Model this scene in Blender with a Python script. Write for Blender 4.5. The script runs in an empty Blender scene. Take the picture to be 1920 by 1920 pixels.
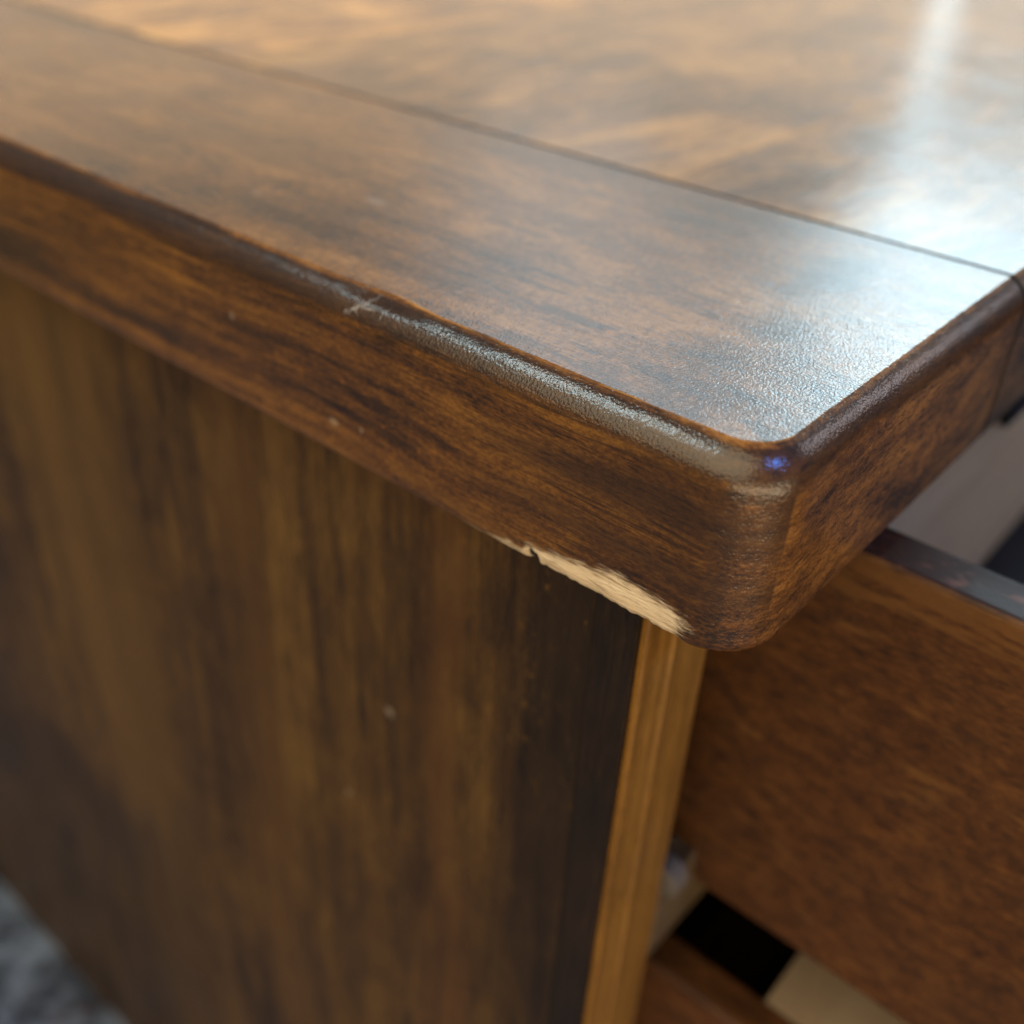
import bpy, bmesh, math, random
from mathutils import Vector, Matrix, noise as N
random.seed(4)
S = bpy.context.scene
C = S.collection
MM = 0.001                       # everything below is written in millimetres
NMM = 1.0

# ------------------------------------------------------------ camera
cam_d = bpy.data.cameras.new('camera'); cam = bpy.data.objects.new('camera', cam_d); C.objects.link(cam)
S.camera = cam
eye = Vector((-90.848, -39.594, 55.388)) * MM
right = Vector((0.65378322, -0.75540152, 0.0440004))
down = Vector((-0.40048045, -0.39477219, -0.82690406))
fwd = Vector((0.64201472, 0.5229947, -0.56061898))
M = Matrix.Identity(4)
for i in range(3):
    M[i][0] = right[i]; M[i][1] = -down[i]; M[i][2] = -fwd[i]; M[i][3] = eye[i]
cam.matrix_world = M
cam_d.sensor_width = 36; cam_d.lens = 36 * 1963.5 / 1920
cam_d.clip_start = 0.005; cam_d.clip_end = 60
cam_d.dof.use_dof = True; cam_d.dof.focus_distance = 0.124; cam_d.dof.aperture_fstop = 36.8 / 3.3

# ------------------------------------------------------------ dim room and lamps
W = bpy.data.worlds.new('World'); S.world = W; W.use_nodes = True
W.node_tree.nodes['Background'].inputs[0].default_value = (0.92, 0.86, 0.80, 1)
W.node_tree.nodes['Background'].inputs[1].default_value = 0.08
S.view_settings.view_transform = 'Standard'; S.view_settings.look = 'None'
S.view_settings.exposure = 0.0; S.view_settings.gamma = 1.0

def lamp(name, az, el, dist, w, h, rad, col, spread=180):
    """rectangular lamp (a window pane, a bright wall or an added fill) seen from the corner at azimuth / elevation"""
    a, e = math.radians(az), math.radians(el)
    d = Vector((math.cos(e) * math.cos(a), math.cos(e) * math.sin(a), math.sin(e)))
    L = bpy.data.lights.new(name, 'AREA'); L.shape = 'RECTANGLE'; L.size = w; L.size_y = h
    L.color = col; L.energy = rad * w * h * math.pi; L.spread = math.radians(spread)
    o = bpy.data.objects.new(name, L); C.objects.link(o)
    o.location = d * dist
    z = d; x = Vector((0, 0, 1)).cross(z).normalized(); y = z.cross(x)
    o.matrix_world = Matrix(((x.x, y.x, z.x, o.location.x), (x.y, y.y, z.y, o.location.y), (x.z, y.z, z.z, o.location.z), (0, 0, 0, 1)))
    return o
lamp('window_light', 10, 25.0, 2.2, 0.90, 0.44, 12.0, (0.62, 0.88, 1.0))
lamp('low_window_light', 9, 16.0, 2.2, 0.86, 0.20, 3.2, (0.70, 0.90, 1.0))
lamp('curtain_gap_light', 19.8, 7.5, 2.4, 0.05, 0.34, 1.5, (0.62, 0.88, 1.0))
lamp('sheer_curtain_light', 35, 33, 2.2, 0.74, 0.74, 3.1, (0.68, 0.88, 1.0))
lamp('curtain_edge_light', 38, 18, 2.3, 0.36, 0.22, 1.15, (0.72, 0.90, 1.0))
lamp('bright_wall_light', 44, 9, 2.6, 4.2, 0.85, 0.76, (1.0, 0.745, 0.50))
lamp('ceiling_light', 127, 48, 1.9, 0.50, 0.40, 13.0, (0.70, 0.94, 1.0))
lamp('side_window_light', -27, 20, 2.4, 0.55, 0.5, 3.2, (0.95, 0.88, 0.92))
lamp('blue_glint_light', -86, 44, 1.6, 0.25, 0.18, 75.0, (0.05, 0.27, 1.0))  # blue lamp placed for the glint on the rounded corner
lamp('warm_fill_light', 180, 42, 2.4, 3.5, 2.8, 2.6, (1.0, 0.82, 0.52))  # unseen warm fill added to brighten the side faces
lamp('front_fill_light', -114, -19, 1.15, 2.3, 0.60, 5.4, (1.0, 0.79, 0.50))  # unseen low fill added to brighten the front faces

# ------------------------------------------------------------ node helpers
class G:
    def __init__(s, name):
        s.m = bpy.data.materials.new(name); s.m.use_nodes = True
        s.t = s.m.node_tree; s.t.nodes.clear()
        s.out = s.t.nodes.new('ShaderNodeOutputMaterial')
        s.p = s.t.nodes.new('ShaderNodeBsdfPrincipled')
        s.t.links.new(s.p.outputs[0], s.out.inputs[0])
        tc = s.t.nodes.new('ShaderNodeTexCoord'); s.co = tc.outputs['Object']
    def n(s, typ, **kw):
        o = s.t.nodes.new(typ)
        for k, v in kw.items():
            setattr(o, k, v)
        return o
    def set(s, node, key, v):
        if v is None: return
        if isinstance(v, bpy.types.NodeSocket): s.t.links.new(v, node.inputs[key])
        else: node.inputs[key].default_value = v
    def math(s, op, a, b=None, c=None, clamp=False):
        o = s.n('ShaderNodeMath', operation=op, use_clamp=clamp)
        s.set(o, 0, a); s.set(o, 1, b); s.set(o, 2, c); return o.outputs[0]
    def mapc(s, scale, loc=(0, 0, 0), src=None, rot=(0, 0, 0)):
        o = s.n('ShaderNodeMapping'); s.set(o, 0, src or s.co)
        o.inputs['Scale'].default_value = scale; o.inputs['Location'].default_value = loc; o.inputs['Rotation'].default_value = rot
        return o.outputs[0]
    def noise(s, vec, scale=1, detail=3, rough=.5, dist=0, color=False):
        o = s.n('ShaderNodeTexNoise'); s.set(o, 'Vector', vec); s.set(o, 'Scale', scale); s.set(o, 'Detail', detail)
        s.set(o, 'Roughness', rough); s.set(o, 'Distortion', dist); return o.outputs[1 if color else 0]
    def rng(s, v, a, b, c=0., d=1., smooth=True):
        o = s.n('ShaderNodeMapRange', interpolation_type='SMOOTHSTEP' if smooth else 'LINEAR')
        s.set(o, 0, v); s.set(o, 1, a); s.set(o, 2, b); s.set(o, 3, c); s.set(o, 4, d); return o.outputs[0]
    def mix(s, f, a, b, mode='MIX'):
        o = s.n('ShaderNodeMix', data_type='RGBA', blend_type=mode)
        s.set(o, 0, f); s.set(o, 6, a); s.set(o, 7, b); return o.outputs[2]
    def ramp(s, v, stops):
        o = s.n('ShaderNodeValToRGB'); s.set(o, 0, v); e = o.color_ramp.elements
        while len(e) < len(stops): e.new(0.5)
        for q, (p, c) in zip(e, stops): q.position = p; q.color = (*c, 1)
        return o.outputs[0]
    def attr(s, name):
        return s.n('ShaderNodeAttribute', attribute_name=name).outputs['Fac']
    def bump(s, h, strength, dist, normal=None):
        o = s.n('ShaderNodeBump'); s.set(o, 'Strength', strength); s.set(o, 'Distance', dist); s.set(o, 'Height', h); s.set(o, 'Normal', normal)
        return o.outputs[0]

def rgb(r, g, b): return (r, g, b, 1)

def wood(name, axis, dark, mid, light, seed=0., streak=1.0, blotch=1.0, fine=1.0, gloss=0.22, coat=1.0, peel=1.0, edge=False,
         width=150., along=7., yscale=None, fleck=0., lines=.6, topwear=None, bands=(), patch=None, spots=(), dark_blots=(), speck=0., speck_scale=2600., tint=None, sat_blotch=None, base_rough=.55, ior=1.5, coat_ior=1.5, waves=1.0):
    g = G(name)
    def an(al, ac, loc=(0, 0, 0)):
        sc = [ac, ac, ac]; sc['xyz'.index(axis)] = al
        return g.mapc(tuple(sc), (loc[0] + seed * 1.37, loc[1] + seed * 2.11, loc[2] + seed * .71))
    # slow warping bends the grain lines
    warp = g.noise(g.mapc((14, 14, 14), (seed, 0, seed)), 1, 2, .5, color=True)
    wv = g.n('ShaderNodeVectorMath', operation='MULTIPLY_ADD')
    g.set(wv, 0, warp); wv.inputs[1].default_value = (.012 * waves,) * 3; g.t.links.new(g.co, wv.inputs[2])
    src = wv.outputs[0]
    def an2(al, ac, k=0.):
        sc = [ac, ac, ac]
        if yscale: sc['xyz'.index(yscale[0])] *= yscale[1]
        sc['xyz'.index(axis)] = al
        return g.mapc(tuple(sc), (seed * 1.37 + k, seed * 2.11 - k, seed * .71 + k * 2), src)
    broad = g.rng(g.noise(an2(along, width), 1, 3, .55, .3), .22, .78, smooth=False)
    med = g.rng(g.noise(an2(along * 3.2, width * 4.2, 3.), 1, 4, .65, .2), .25, .75, smooth=False)
    fib = g.rng(g.noise(an(260, 3000), 1, 3, .7), .32, .68, smooth=False)
    blot = g.noise(g.mapc((26, 26, 26), (seed * 3.1, 4, seed)), 1, 4, .55, .6)
    blot2 = g.noise(an2(45, 110, 9.), 1, 4, .6, .9)
    v = g.math('MULTIPLY', g.math('SUBTRACT', broad, .5), .9 * streak)
    v = g.math('ADD', v, g.math('MULTIPLY', g.math('SUBTRACT', med, .5), .62 * streak))
    v = g.math('ADD', v, g.math('MULTIPLY', g.math('SUBTRACT', fib, .5), .34 * fine))
    v = g.math('ADD', v, g.math('MULTIPLY', g.math('SUBTRACT', blot, .5), .75 * blotch))
    v = g.math('ADD', v, g.math('MULTIPLY', g.math('SUBTRACT', blot2, .5), .55 * blotch))
    if speck:
        sp = g.rng(g.noise(an2(speck_scale * .45, speck_scale, 17.), 1, 2, .6), .3, .7, smooth=False)
        v = g.math('ADD', v, g.math('MULTIPLY', g.math('SUBTRACT', sp, .5), speck))
    v = g.math('ADD', v, .5, clamp=True)
    col = g.ramp(v, [(0.12, dark), (0.50, mid), (0.86, light)])
    if fleck:
        fk = g.noise(an2(32, 210, 12.), 1, 3, .6, .4)
        col = g.mix(g.math('MULTIPLY', g.rng(fk, .60, .72), fleck), col, (dark[0] * .7, dark[1] * .7, dark[2] * .8, 1))
    # short dark pores along the grain
    por = g.noise(an(330, 5200, (2, 3, 1)), 1, 1, .5)
    pm = g.math('MULTIPLY', g.rng(por, .60, .72), g.rng(med, .62, .40))
    col = g.mix(g.math('MULTIPLY', pm, .8 * fine), col, (dark[0] * .4, dark[1] * .4, dark[2] * .4, 1))
    if lines:
        lm = g.noise(an2(38, 1500, 21.), 1, 2, .6, .15)
        ln_ = g.math('MULTIPLY', g.rng(lm, .54, .66), g.rng(blot2, .35, .60))
        col = g.mix(g.math('MULTIPLY', ln_, lines), col, (dark[0] * .6, dark[1] * .55, dark[2] * .6, 1))
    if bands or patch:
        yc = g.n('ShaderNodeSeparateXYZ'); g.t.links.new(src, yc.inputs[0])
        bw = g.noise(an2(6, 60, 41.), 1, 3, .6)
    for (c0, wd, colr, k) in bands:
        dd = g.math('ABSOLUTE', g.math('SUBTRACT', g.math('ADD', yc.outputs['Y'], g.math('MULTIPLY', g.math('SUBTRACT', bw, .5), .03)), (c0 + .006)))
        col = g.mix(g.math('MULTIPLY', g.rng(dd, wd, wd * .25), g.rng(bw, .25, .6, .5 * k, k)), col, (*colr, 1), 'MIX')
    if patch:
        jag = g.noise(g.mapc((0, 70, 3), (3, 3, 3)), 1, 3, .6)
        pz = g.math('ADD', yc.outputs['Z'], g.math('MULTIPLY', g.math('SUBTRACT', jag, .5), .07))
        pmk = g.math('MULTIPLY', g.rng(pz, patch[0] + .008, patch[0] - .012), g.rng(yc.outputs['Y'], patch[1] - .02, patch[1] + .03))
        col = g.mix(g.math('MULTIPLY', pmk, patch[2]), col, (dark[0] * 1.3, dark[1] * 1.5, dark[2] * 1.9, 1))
    if topwear:
        zc = g.n('ShaderNodeSeparateXYZ'); g.t.links.new(g.co, zc.inputs[0])
        tn = g.noise(an2(60, 420, 31.), 1, 4, .65)
        tv = g.math('ADD', g.rng(zc.outputs['Z'], (topwear - 13) * MM, (topwear - 1) * MM, 0, 1), g.math('MULTIPLY', g.math('SUBTRACT', tn, .5), 4.6))
        col = g.mix(g.math('MULTIPLY', g.rng(tv, .35, .95), g.rng(zc.outputs['Z'], (topwear + .2) * MM, (topwear - .8) * MM, .0, .6)), col, (light[0] * 1.25, light[1] * 1.45, light[2] * 1.6, 1))
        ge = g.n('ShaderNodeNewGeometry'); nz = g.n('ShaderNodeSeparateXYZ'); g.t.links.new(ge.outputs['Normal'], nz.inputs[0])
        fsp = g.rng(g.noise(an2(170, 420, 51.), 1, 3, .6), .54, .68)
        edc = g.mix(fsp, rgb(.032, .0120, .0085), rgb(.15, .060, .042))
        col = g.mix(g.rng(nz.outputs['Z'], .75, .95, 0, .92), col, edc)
    # amber flecks where the stain wore thin
    fl = g.noise(an2(420, 900, 5.), 1, 4, .7)
    fm = g.math('MULTIPLY', g.rng(fl, .56, .74), g.rng(blot2, .47, .62))
    col = g.mix(g.math('MULTIPLY', fm, .7), col, (light[0] * 1.35, light[1] * 1.2, light[2] * .75, 1))
    rough = g.rng(g.noise(g.mapc((60, 60, 60), (seed, 8, 2)), 1, 4, .6, .8), .3, .72, gloss * .75, gloss * 1.45)
    h1 = g.noise(g.mapc((2700, 2700, 2700)), 1, 2, .5)
    h2 = g.noise(g.mapc((190, 190, 190)), 1, 2, .5)
    h = g.math('ADD', g.math('MULTIPLY', h1, .000030 * peel), g.math('MULTIPLY', h2, .000020))
    h = g.math('ADD', h, g.math('MULTIPLY', med, .00004))
    cw = coat
    if edge:
        # worn-through line on the arris, stain and a painted-in dark reflection below it, bare wood where the edge is chipped
        wear_amber = g.attr('wear_amber'); shade = g.attr('stain'); chip = g.attr('chip')
        wn = g.noise(g.mapc((330, 90, 330)), 1, 4, .65)
        wm = g.rng(g.math('ADD', wear_amber, g.math('MULTIPLY', g.math('SUBTRACT', wn, .5), 1.3)), .40, .95)
        col = g.mix(g.math('MULTIPLY', g.attr('side'), .9), col, g.mix(1., col, rgb(.50, .50, .33), 'MULTIPLY'))  # edge faces darkened in colour, front kept lighter in place of stronger light
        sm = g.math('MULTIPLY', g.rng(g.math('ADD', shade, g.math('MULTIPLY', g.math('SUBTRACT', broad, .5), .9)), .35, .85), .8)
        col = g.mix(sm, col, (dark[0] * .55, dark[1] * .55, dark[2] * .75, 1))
        wc = g.mix(fib, rgb(.30, .115, .016), rgb(.58, .27, .055))
        col = g.mix(g.math('MULTIPLY', wm, .92), col, wc)
        # grey bloom on the stained top and big dark blotches near the corner
        cn = g.noise(an(330, 2300, (6, 2, 4)), 1, 4, .7)
        cn2 = g.noise(an(90, 500, (1, 7, 4)), 1, 3, .6)
        cs = g.math('ADD', chip, g.math('ADD', g.math('MULTIPLY', g.math('SUBTRACT', cn, .5), 3.0), g.math('MULTIPLY', g.math('SUBTRACT', cn2, .5), 1.6)))
        cm = g.rng(cs, -.3, 1.3)
        bare = g.mix(g.noise(an(60, 1100, (3, 3, 3)), 1, 4, .6), rgb(.50, .34, .20), rgb(.84, .70, .52))
        bp = g.rng(g.noise(an(160, 2400, (9, 3, 3)), 1, 3, .6), .53, .66)
        bare = g.mix(g.math('MULTIPLY', bp, .65), bare, rgb(.16, .09, .04))
        bare = g.mix(g.rng(cs, .8, -.1, 0., .85), bare, rgb(.30, .15, .055))
        gap = g.attr('gap')
        bare = g.mix(g.rng(gap, .3, .6), bare, rgb(.02, .013, .01))
        col = g.mix(cm, col, bare)
        cw = g.math('MULTIPLY', g.math('SUBTRACT', 1., cm), coat)
        h = g.math('ADD', h, g.math('MULTIPLY', g.math('MULTIPLY', cn, cm), .0004))
        # pale scuff on the arris
        sx = g.n('ShaderNodeSeparateXYZ'); g.t.links.new(g.co, sx.inputs[0])
        wob = g.math('MULTIPLY', g.math('SUBTRACT', g.noise(g.mapc((700, 700, 700), (3, 1, 2)), 1, 3, .6), .5), .0030)
        yy = g.math('ADD', sx.outputs['Y'], wob); zz = sx.outputs['Z']
        sk = None
        for (ya, za, yb_, zb_, wd) in ((63.4, -3.4, 58.8, -.5, .34), (60.9, -2.0, 57.6, -1.5, .24), (62.2, -1.0, 60.9, -3.2, .16), (56.6, -2.8, 56.1, -.9, .16)):
            dy_, dz_ = yb_ - ya, zb_ - za; ln = math.hypot(dy_, dz_)
            ny_, nz_ = -dz_ / ln, dy_ / ln
            cst = -(ny_ * ya + nz_ * za) * MM
            dd = g.math('ABSOLUTE', g.math('ADD', g.math('ADD', g.math('MULTIPLY', yy, ny_), g.math('MULTIPLY', zz, nz_)), cst))
            tt = g.math('ADD', g.math('ADD', g.math('MULTIPLY', yy, dy_ / ln), g.math('MULTIPLY', zz, dz_ / ln)), -((ya * dy_ + za * dz_) / ln) * MM)
            m_ = g.math('MULTIPLY', g.rng(dd, wd * MM, 0), g.math('MULTIPLY', g.rng(tt, -.2 * MM, .9 * MM), g.rng(tt, (ln + .3) * MM, (ln - 1.2) * MM)))
            sk = m_ if sk is None else g.math('MAXIMUM', sk, m_)
        sk = g.math('MULTIPLY', sk, g.rng(sx.outputs['X'], .3 * MM, -.1 * MM))
        sk = g.math('MULTIPLY', sk, g.rng(g.noise(g.mapc((1500, 1500, 1500)), 1, 3, .6), .3, .55))
        col = g.mix(g.math('MULTIPLY', sk, .5), col, rgb(.52, .50, .48))
        cw = g.math('MULTIPLY', cw, g.math('SUBTRACT', 1., g.math('MULTIPLY', sk, .6)))
    for (px, py, rx, ry, k) in dark_blots:           # soft dark blots on the flat top, painted for breaks in its reflection
        vd = g.n('ShaderNodeVectorMath', operation='SUBTRACT'); g.t.links.new(src, vd.inputs[0]); vd.inputs[1].default_value = (px * MM + .006, py * MM + .006, .006)
        vs = g.n('ShaderNodeVectorMath', operation='MULTIPLY'); g.t.links.new(vd.outputs[0], vs.inputs[0]); vs.inputs[1].default_value = (1 / (rx * MM), 1 / (ry * MM), 100.)
        vl = g.n('ShaderNodeVectorMath', operation='LENGTH'); g.t.links.new(vs.outputs[0], vl.inputs[0])
        dn = g.math('ADD', vl.outputs['Value'], g.math('MULTIPLY', g.math('SUBTRACT', g.noise(g.mapc((160, 160, 160)), 1, 4, .6), .5), 1.3))
        col = g.mix(g.rng(dn, 1.25, .35, 0, k), col, (dark[0] * .45, dark[1] * .45, dark[2] * .7, 1))
    for (px, py, pz, pr, sx_) in spots:          # specks of dust and dried drops
        vd = g.n('ShaderNodeVectorMath', operation='SUBTRACT'); g.t.links.new(g.co, vd.inputs[0]); vd.inputs[1].default_value = (px * MM, py * MM, pz * MM)
        vs = g.n('ShaderNodeVectorMath', operation='MULTIPLY'); g.t.links.new(vd.outputs[0], vs.inputs[0]); vs.inputs[1].default_value = sx_
        vl = g.n('ShaderNodeVectorMath', operation='LENGTH'); g.t.links.new(vs.outputs[0], vl.inputs[0])
        dn = g.math('ADD', vl.outputs['Value'], g.math('MULTIPLY', g.math('SUBTRACT', g.noise(g.mapc((900, 900, 900)), 1, 3, .6), .5), pr * MM * .9))
        col = g.mix(g.rng(dn, pr * MM, pr * MM * .35, 0, .28), col, rgb(.42, .34, .27))
    if tint: col = g.mix(tint[0], col, (*tint[1], 1))
    g.set(g.p, 'Base Color', col)
    g.set(g.p, 'Roughness', base_rough); g.set(g.p, 'Specular IOR Level', .25)
    g.set(g.p, 'Coat Weight', cw); g.set(g.p, 'Coat Roughness', rough); g.set(g.p, 'Coat IOR', coat_ior)
    nb = g.bump(h, 1.0, 1.0)
    g.set(g.p, 'Normal', nb); g.set(g.p, 'Coat Normal', nb)
    return g.m

DK, MD, LT = (.030, .0115, .0050), (.168, .062, .0115), (.36, .150, .028)
M_band = wood('walnut_stained_edge', 'y', DK, MD, LT, seed=1.3, edge=True, gloss=.105, streak=.8, peel=2.3, yscale=('x', .3), blotch=1.25, lines=.75, speck=.34,
              dark_blots=((53, 18, 13, 5.5, .75), (29, 15, 8, 5, .6), (34, 128, 16, 26, .35)),
              spots=((-3.4, 89.2, -11.9, .8, (1, 1, 1)), (-3.4, 60.5, -20.5, .6, (1, 1, 1)), (-3.4, 66.5, -21.5, .8, (1, .6, 1)), (25.7, 87.7, 0, 1.6, (1, .5, 1)), (14, 104, 0, 1.0, (1, .7, 1)), (7.5, 52, 0, .5, (1, 1, 1))))
TDK, TMD, TLT = (.040, .015, .0060), (.205, .080, .0155), (.44, .20, .040)
M_planks = [wood('walnut_plank_%s' % w, 'x', tuple(c * k for c in TDK), tuple(c * k for c in TMD), tuple(c * k for c in TLT),
                 seed=s, gloss=.13, edge=True, streak=.9, width=40, along=8, blotch=2.4, waves=2.5)
            for w, s, k in (('front', 5.1, .85), ('second', 7.7, 1.1), ('third', 2.2, 2.3), ('rear', 9.4, 1.3))]
M_panel = wood('walnut_veneer_side', 'z', (.0115, .0056, .0026), (.058, .0275, .0070), (.116, .060, .0130), seed=3.3, gloss=.36, coat=.25, width=58, along=4, peel=.4, fine=.8, streak=.62, blotch=1.15, fleck=.8, waves=.4, lines=.5, speck=.15,
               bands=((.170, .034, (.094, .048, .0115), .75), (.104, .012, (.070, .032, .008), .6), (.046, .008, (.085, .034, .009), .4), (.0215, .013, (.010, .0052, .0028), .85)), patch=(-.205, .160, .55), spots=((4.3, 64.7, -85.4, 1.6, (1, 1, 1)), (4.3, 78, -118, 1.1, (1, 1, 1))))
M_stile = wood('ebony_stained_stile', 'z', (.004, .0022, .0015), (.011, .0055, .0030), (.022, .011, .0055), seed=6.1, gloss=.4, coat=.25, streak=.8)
M_gold = wood('honey_oak_lipping', 'z', (.10, .042, .006), (.20, .090, .0115), (.29, .138, .021), seed=8.8, gloss=.38, coat=.4, width=320, along=6, streak=.6, blotch=.7, waves=.2, lines=.2)
M_drawer = wood('stained_drawer_board', 'y', (.013, .0045, .0020), (.064, .0220, .0050), (.118, .044, .0100), seed=11.5, gloss=.48, coat=.25, width=420, along=190, blotch=.55, streak=.55, peel=.5, lines=.25, topwear=-33.2, speck=.22, speck_scale=1900.)
M_drawer_low = wood('stained_lower_drawer_board', 'y', (.022, .0080, .0040), (.080, .030, .0100), (.16, .062, .022), seed=21.5, gloss=.48, coat=.25, width=300, along=90, blotch=.9, streak=.55, peel=.5, lines=.25)
M_rail = wood('brown_rail_wood', 'x', (.03, .018, .010), (.07, .045, .022), (.12, .08, .040), seed=4.5, gloss=.45, coat=.2)
M_ply_low = wood('lower_drawer_plywood', 'x', (.23, .16, .11), (.30, .22, .155), (.36, .275, .20), seed=17., gloss=.5, coat=.1, streak=.4, blotch=.5, fine=.4, lines=0)  # same plywood, separate tone to offset the light in the lower drawer
M_ply = wood('beige_plywood', 'x', (.56, .35, .16), (.74, .47, .22), (.84, .57, .28), seed=14., gloss=.5, coat=.1, streak=.4, blotch=.8, fine=.4, lines=0)

def plain(name, col, rough=.6, spec=.4, var=.25, scale=300., bumpd=.0001):
    g = G(name)
    n = g.noise(g.mapc((scale,) * 3), 1, 4, .6)
    c = g.mix(n, (*[x * (1 - var) for x in col], 1), (*[x * (1 + var) for x in col], 1))
    g.set(g.p, 'Base Color', c); g.set(g.p, 'Roughness', rough); g.set(g.p, 'Specular IOR Level', spec)
    g.set(g.p, 'Normal', g.bump(n, 1.0, bumpd))
    return g.m
M_black = plain('blue_black_board', (.0045, .005, .0085), .6)
M_nylon = plain('grey_white_nylon', (.10, .085, .072), .5)
M_steel = plain('dull_steel', (.07, .065, .06), .5)
M_floor = plain('floor_boards', (.16, .11, .07), .5, scale=40.)

# ------------------------------------------------------------ object helpers
def link(name, bm, mat, parent=None, smooth=False, recalc=True):
    if recalc: bmesh.ops.recalc_face_normals(bm, faces=bm.faces)
    me = bpy.data.meshes.new(name); bm.to_mesh(me); bm.free()
    if smooth:
        for p in me.polygons: p.use_smooth = True
    me.materials.append(mat)
    o = bpy.data.objects.new(name, me); C.objects.link(o)
    if parent: o.parent = parent
    return o
def box(bm, x0, x1, y0, y1, z0, z1, bev=0.):
    """one box in millimetres with softened edges"""
    b = bmesh.new()
    bmesh.ops.create_cube(b, size=1)
    for v in b.verts:
        v.co = Vector(((x0 + x1) / 2 + v.co.x * (x1 - x0), (y0 + y1) / 2 + v.co.y * (y1 - y0), (z0 + z1) / 2 + v.co.z * (z1 - z0))) * MM
    if bev: bmesh.ops.bevel(b, geom=b.edges[:], offset=bev * MM, segments=3, profile=.5, affect='EDGES')
    me = bpy.data.meshes.new('tmp'); b.to_mesh(me); b.free(); bm.from_mesh(me); bpy.data.meshes.remove(me)
def board(name, mat, parent, x0, x1, y0, y1, z0, z1, bev=.6):
    bm = bmesh.new(); box(bm, x0, x1, y0, y1, z0, z1, bev)
    return link(name, bm, mat, parent)
def cyl_x(bm, x0, x1, cy, cz, r, seg=28, prof=None):
    prof = prof or [(x0, r * .86), (x0 + .5, r), (x1 - .5, r), (x1, r * .86)]
    rings = []
    for x, rr in prof:
        rings.append([bm.verts.new(Vector((x, cy + rr * math.cos(2 * math.pi * i / seg), cz + rr * math.sin(2 * math.pi * i / seg))) * MM) for i in range(seg)])
    for a, b in zip(rings, rings[1:]):
        for i in range(seg): bm.faces.new((a[i], a[(i + 1) % seg], b[(i + 1) % seg], b[i]))
    bm.faces.new(rings[0]); bm.faces.new(rings[-1])

# ------------------------------------------------------------ the nightstand
WID, DEP, FLOOR, BASE = 560., 400., -412., -404.
ns = bpy.data.objects.new('nightstand', None); C.objects.link(ns)
ns.location = (0, 0, BASE * MM)
ns['label'] = 'glossy walnut-brown wooden nightstand with chipped top corner and two pulled-out drawers'
ns['category'] = 'nightstand'
def adopt(o):                      # keep world coordinates while hanging on the empty at the base
    o.parent = ns; o.matrix_parent_inverse = Matrix.Translation(Vector((0, 0, -BASE * MM))); return o

def interp(t, pts):
    if t <= pts[0][0]: return pts[0][1]
    for (a, va), (b, vb) in zip(pts, pts[1:]):
        if t <= b: return va + (vb - va) * (t - a) / (b - a)
    return pts[-1][1]
def sstep(a, b, t):
    t = max(0., min(1., (t - a) / (b - a))); return t * t * (3 - 2 * t)

RC = 5.4
def outline():
    P = []
    def seg(a, b, nrm, steps):
        for t in steps: P.append((a[0] + (b[0] - a[0]) * t, a[1] + (b[1] - a[1]) * t, nrm[0], nrm[1]))
    # left side from the rear to the front corner
    ys = []
    y = DEP - RC
    while y > RC + .01:
        ys.append(y); y -= 4 if y > 150 else (1.2 if y > 66 else .42)
    for y in ys: P.append((0, y, -1, 0))
    for i in range(19):
        a = math.pi + (math.pi / 2) * i / 18
        P.append((RC + RC * math.cos(a), RC + RC * math.sin(a), math.cos(a), math.sin(a)))
    x = RC + .5
    while x < WID - RC - .01:
        P.append((x, 0, 0, -1)); x += .6 if x < 110 else 6
    for cx, cy, a0 in ((WID - RC, RC, -math.pi / 2), (WID - RC, DEP - RC, 0), (RC, DEP - RC, math.pi / 2)):
        for i in range(9):
            a = a0 + (math.pi / 2) * i / 8
            P.append((cx + RC * math.cos(a), cy + RC * math.sin(a), math.cos(a), math.sin(a)))
    Q = []
    for p in P:
        if not Q or abs(p[0] - Q[-1][0]) + abs(p[1] - Q[-1][1]) > .02: Q.append(p)
    if abs(Q[0][0] - Q[-1][0]) + abs(Q[0][1] - Q[-1][1]) < .02: Q.pop()
    return Q
# rings of the moulded edge: (offset outwards, z, wear and amber, stain and painted dark band, row kind)
OFF = 3.4
RINGS = [(-.80, 0, .0, 0), (-.45, 0, .25, 0), (-.18, 0, .6, 0), (-.02, -.02, .95, 0), (.10, -.08, .9, 0), (.22, -.16, .35, .3)]
for k in range(1, 13):
    a = math.radians(25 + 65 * k / 12); a0_ = math.radians(25)
    RINGS.append((.22 + 5.5 * (math.sin(a) - math.sin(a0_)), -.16 + 5.5 * (math.cos(a) - math.cos(a0_)), 0, (.6, 1.1, 1.25, 1.25, 1.15, 1.0, .9, .8, .7, .55, .4, .3)[k - 1]))  # dark reflected band of the rounded edge painted into these rings
OFF = RINGS[-1][0]
for z in (-6.4, -8, -10, -12, -14, -16, -18, -19): RINGS.append((OFF, z, 0, 0))
z = -19.6
while z > -25.6: RINGS.append((OFF, z, 0, 0)); z -= .45
for k in range(0, 9):
    a = (math.pi / 2) * k / 8
    RINGS.append((OFF - 2.3 * (1 - math.cos(a)), -25.7 - 2.3 * math.sin(a), 0, 0))
CHIP_TOP = [(2.6, -27.2), (3.6, -24.3), (5.0, -22.9), (8, -22.2), (11, -21.9), (14, -21.7), (17, -22.3), (22, -23.4), (27, -24.2), (29.2, -24.6), (29.5, -25.5), (35, -26.0), (42, -26.7), (50, -27.5), (56, -28.8)]
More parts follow.
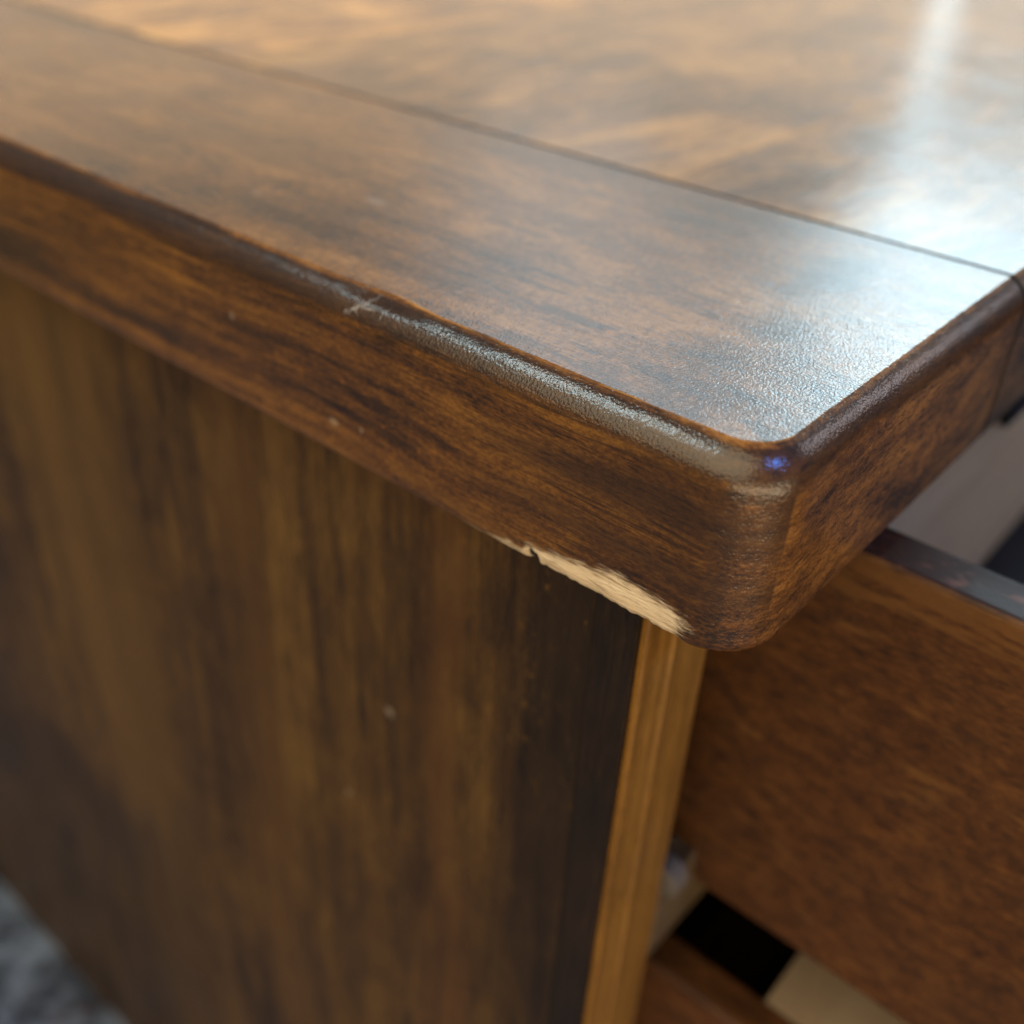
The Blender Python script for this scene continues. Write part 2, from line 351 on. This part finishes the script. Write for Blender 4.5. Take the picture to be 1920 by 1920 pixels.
def top_mesh():
    bm = bmesh.new()
    L = {k: bm.verts.layers.float.new(k) for k in ('wear_amber', 'stain', 'chip', 'gap', 'side')}
    P = outline(); rings = []
    for off, z, wear_amber, stain in RINGS:
        ring = []
        for (x, y, nx, ny) in P:
            ed = 0.
            if z > -1.2:
                u = Vector((x / 9., y / 9., 0)); ed = .16 * N.noise(u) + .10 * N.noise(u * 3.3)
                if ny < -.5: ed *= .3
                if nx < -.9: ed -= .55 * math.exp(-((y - 57) / 7.) ** 2) - .12 * N.noise(Vector((y / 2.2, 3, 0))) * math.exp(-((y - 60) / 25.) ** 2)
                ed *= 1 - sstep(-.7, -1.2, z)
            o_, z_ = off + ed, z
            w_, s_ = wear_amber, stain
            if nx < -.5 and z > -1.2:
                w_ = wear_amber * (.30 + .9 * abs(N.noise(Vector((y / 14., 9, 0)))) + .35 * (1 - sstep(10, 45, y)) + .55 * math.exp(-((y - 50) / 9.) ** 2))
                if z == 0 and off < -.1: w_ += .5 * math.exp(-((y - 55) / 6.) ** 2)
            elif ny < -.6 and -9.5 < z < -3.5: w_ = .30 * sstep(-9.5, -5, z) * (.6 + .8 * N.noise(Vector((x / 9., z / 4., 8))))  # amber tint across the upper front face
            elif ny < -.5 and z > -1.2: w_ = wear_amber * (.62 + .15 * N.noise(Vector((x / 10., 2, 0))))
            if nx < -.3 and z < -4.5:
                s_ = max(s_, .58 * (1 - sstep(18, 62, y + 1.6 * (z + 12))))
            if nx < -.05 and ny < -.05: w_ *= 1.25
            cp = -5.
            if nx < -.35:
                top = interp(y, CHIP_TOP)
                edge_n = .35 * N.noise(Vector((y / 1.6, z / 1.2, 1)))
                cp = (top - z) + edge_n
                cp = min(cp, (y - 4.6) * .8)
                d = sstep(-.1, 1.0, cp)
                bite = 1.0 + .5 * N.noise(Vector((y / 4., z / 3., 7))) + .16 * N.noise(Vector((y / .9, z / .5, 3)))
                amt = d * bite * (1. if y < 29.4 else .5) * .26
                o_ -= amt
                if z < -24.5: z_ += d * (.12 + .30 * N.noise(Vector((y / 2.3, 5, 5))) + .22 * N.noise(Vector((y / .8, 1, 5)))) * (1. if y < 29.4 else .3)
            v = bm.verts.new(Vector((x + nx * o_, y + ny * o_, z_)) * MM)
            v[L['wear_amber']] = max(0., w_); v[L['stain']] = s_; v[L['chip']] = max(-4., min(3., cp))
            g = 0.
            if nx < -.35 and z < -25.3: g = math.exp(-((y - 28.0) / .9) ** 2) if z < -26 else .4 * math.exp(-((y - 28.6) / .7) ** 2)
            if g > .2:
                v.co += Vector((.5, 0, .35)) * g * MM
            v[L['gap']] = g
            v[L['side']] = sstep(-1.5, -4.6, z) * (1. if ny > -.5 else .15)  # front edge stays lighter than the others, standing in for light
            ring.append(v)
        rings.append(ring)
    n = len(P)
    for a, b in zip(rings, rings[1:]):
        for i in range(n): bm.faces.new((a[i], a[(i + 1) % n], b[(i + 1) % n], b[i]))
    f1 = bm.faces.new(rings[0]); f2 = bm.faces.new(rings[-1])
    bmesh.ops.recalc_face_normals(bm, faces=bm.faces)
    for l in ('chip',):
        pass
    return bm
master = top_mesh()
def cut(bm, co, no):
    """keep the side the normal points away from"""
    r = bmesh.ops.bisect_plane(bm, geom=bm.verts[:] + bm.edges[:] + bm.faces[:], plane_co=Vector(co) * MM, plane_no=no, clear_outer=True, dist=1e-9)
    ed = [e for e in r['geom_cut'] if isinstance(e, bmesh.types.BMEdge)]
    bmesh.ops.holes_fill(bm, edges=ed, sides=0)
GX, GW = 73.2, .6
band = master.copy(); cut(band, (GX - GW, 0, 0), (1, 0, 0))
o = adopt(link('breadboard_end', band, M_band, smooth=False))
o['label'] = 'end board of the top with worn edges and a chipped corner showing bare wood'
tops = [o]
joints = [-20, 62, 193, 300, 430]
for i in range(4):
    b = master.copy(); cut(b, (GX + GW, 0, 0), (-1, 0, 0))
    if i > 0: cut(b, (0, joints[i] + .06, 0), (0, -1, 0))
    if i < 3: cut(b, (0, joints[i + 1] - .06, 0), (0, 1, 0))
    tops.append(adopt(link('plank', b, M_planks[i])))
master.free()
for t in tops:                      # groove walls blackened so the gap reads as deep shade
    t.data.materials.append(M_black)
    for p in t.data.polygons:
        if abs(p.normal.x) > .99 and abs(p.center.x - GX * MM) < 2 * MM: p.material_index = 1
for t in tops:                      # smooth moulding, flat faces
    for p in t.data.polygons: p.use_smooth = abs(p.normal.z) < .9999 and p.area < 1e-5
    t.data.set_sharp_from_angle(angle=math.radians(50))

adopt(board('groove_filler', M_black, None, GX - GW - .3, GX + GW + .3, 2., DEP - 3, -27, -.9, 0))  # black strip painted in as the shade inside the groove
adopt(board('groove_filler', M_band, None, GX - GW - .3, GX + GW + .3, -3.1, 1.9, -26, -5.2, 0))
# carcase
X0, YF = 4.3, 14.0
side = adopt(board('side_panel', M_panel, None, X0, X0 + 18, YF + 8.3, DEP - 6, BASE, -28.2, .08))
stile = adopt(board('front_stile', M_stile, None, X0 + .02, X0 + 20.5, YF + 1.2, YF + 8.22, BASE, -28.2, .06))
def lipping(x0, x1, y1):
    bm = bmesh.new()
    w = x1 - x0
    prof = [(0, 1.1), (0, .35), (.35, .05), (w * .32, -.35), (w * .36, -.75), (w * .40, -.45), (w * .47, .12), (w * .90, .02), (w - .35, .1), (w, .5), (w, 1.1)]
    R = [[bm.verts.new(Vector((x0 + px, YF + py, z)) * MM) for px, py in prof] for z in [BASE + (-28.2 - BASE) * k / 40 for k in range(41)]]
    n = len(prof)
    for a, b in zip(R, R[1:]):
        for i in range(n): bm.faces.new((a[i], a[(i + 1) % n], b[(i + 1) % n], b[i]))
    bm.faces.new(R[0]); bm.faces.new(R[-1])
    return bm
adopt(link('front_lipping', lipping(X0 + 1.2, X0 + 20.6, 0), M_gold))
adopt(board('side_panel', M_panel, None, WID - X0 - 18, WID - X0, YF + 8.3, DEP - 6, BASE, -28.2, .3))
adopt(board('front_stile', M_stile, None, WID - X0 - 20.5, WID - X0 - .2, YF + 1.2, YF + 8.1, BASE, -28.2, .25))
adopt(link('front_lipping', lipping(WID - X0 - 21.3, WID - X0, 0), M_gold))
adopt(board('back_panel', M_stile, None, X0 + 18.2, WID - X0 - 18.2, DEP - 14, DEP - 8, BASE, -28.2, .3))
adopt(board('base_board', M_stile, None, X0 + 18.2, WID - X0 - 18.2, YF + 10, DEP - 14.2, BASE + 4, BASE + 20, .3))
adopt(board('front_rail', M_rail, None, X0 + 21.6, WID - X0 - 21.6, YF + .4, YF + 22, -135.5, -114, .8))
adopt(board('front_rail', M_rail, None, X0 + 21.6, WID - X0 - 21.6, YF + .4, YF + 22, -262, -240, .8))
# roller slides
for (rx, rz) in ((26.6, -112.6), (26.6, -239)):
    bm = bmesh.new(); cyl_x(bm, rx, rx + 5.0, YF + 1.5, rz, 3.9, prof=[(rx, 2.6), (rx + .6, 3.9), (rx + 2.0, 3.9), (rx + 2.3, 3.4), (rx + 2.6, 3.9), (rx + 4.2, 3.9), (rx + 5, 2.9)])
    r = adopt(link('slide_roller', bm, M_nylon, smooth=True)); r.data.set_sharp_from_angle(angle=math.radians(35))
    bm = bmesh.new(); box(bm, rx - 1.4, rx - .2, YF + 1.2, 330, rz - 5, rz + 5, .2); box(bm, rx - 1.4, rx + 8, YF + 6, 330, rz - 5.6, rz - 4.6, .2)
    adopt(link('slide_rail', bm, M_steel))

def drawer(zt, zb, yb, back_th, back_top, floor_mat, floorz, back_mat, mat):
    x0, x1, yf, yr = 38.9, WID - 38.9, yb - 330, max(yb + 45, 35)
    d = adopt(board('drawer', mat, None, x0, x0 + 9.6, yf, yr, zb, zt, 1.1))
    for nm, m_, b in (('drawer_side', mat, (x1 - 9.6, x1, yf, yr, zb, zt)),
                      ('drawer_back', back_mat, (x0 + 9.7, x1 - 9.7, yb, yb + back_th, zb + 1, back_top)),
                      ('drawer_bottom', floor_mat, (x0 + 9.7, x1 - 9.7, yf + .2, yb - .1, floorz - 5, floorz)),
                      ('drawer_front', mat, (30, WID - 30, yf - 20, yf - .2, zb - 6, zt + 2))):
        bb = bmesh.new(); box(bb, *b, .5)
        c = link(nm, bb, m_); c.parent = d
    return d
d1 = drawer(-33.2, -123.0, 8.0, 9.6, -36.0, M_black, -111., M_ply, M_drawer)
d1['label'] = 'upper drawer with mottled brown side board, pulled far out'
bb = bmesh.new(); box(bb, 134, 176, 5.5, 7.9, -53, -46, .6)
c = link('dark_block', bb, M_black); c.parent = d1  # small dark block of unknown kind on the drawer back
d2 = drawer(-157.0, -330.0, -44.0, 40.0, -157.5, M_ply_low, -320., M_ply_low, M_drawer_low)  # back thickened into a ledge so its top catches light
d2['label'] = 'lower drawer, deep in shade under the upper one'

# ------------------------------------------------------------ floor and rug
bm = bmesh.new(); box(bm, -3000, 3000, -3000, 3000, FLOOR - 20, FLOOR)
fl = link('floor', bm, M_floor); fl['kind'] = 'structure'
def rug():
    bm = bmesh.new()
    x0, x1, y0, y1, st = -900., 700., -600., 900., 10.
    nx, ny = int((x1 - x0) / st), int((y1 - y0) / st)
    V = [[bm.verts.new(Vector((x0 + i * st, y0 + j * st, FLOOR + 6 + 1.2 * N.noise(Vector((i * .73, j * .73, 0))) + 1.2 * N.noise(Vector((i * 2.3, j * 2.3, 4))))) * MM) for j in range(ny + 1)] for i in range(nx + 1)]
    for i in range(nx):
        for j in range(ny): bm.faces.new((V[i][j], V[i + 1][j], V[i + 1][j + 1], V[i][j + 1]))
    bd = [e for e in bm.edges if e.is_boundary]
    r = bmesh.ops.extrude_edge_only(bm, edges=bd)
    for v in r['geom']:
        if isinstance(v, bmesh.types.BMVert): v.co.z = (FLOOR + .3) * MM
    g = G('patterned_rug_pile')
    a = g.noise(g.mapc((48, 48, 48)), 1, 5, .7, .2)
    b = g.noise(g.mapc((40, 40, 40), (5, 3, 1)), 1, 4, .6, .3)
    c = g.mix(g.rng(a, .40, .60), rgb(.030, .036, .052), rgb(.20, .24, .32))
    c = g.mix(g.rng(b, .56, .68, 0, .8), c, rgb(.10, .045, .045))
    f = g.noise(g.mapc((500, 500, 500)), 1, 3, .6)
    c = g.mix(g.math('MULTIPLY', f, .5), c, rgb(.03, .03, .035), 'MIX')
    g.set(g.p, 'Base Color', c); g.set(g.p, 'Roughness', .95); g.set(g.p, 'Specular IOR Level', .1)
    g.set(g.p, 'Normal', g.bump(f, 1., .002))
    o = link('rug', bm, g.m, smooth=True, recalc=True)
    o['label'] = 'blue-grey rug with dull red blotches on the floor beside the nightstand'; o['category'] = 'rug'
rug()
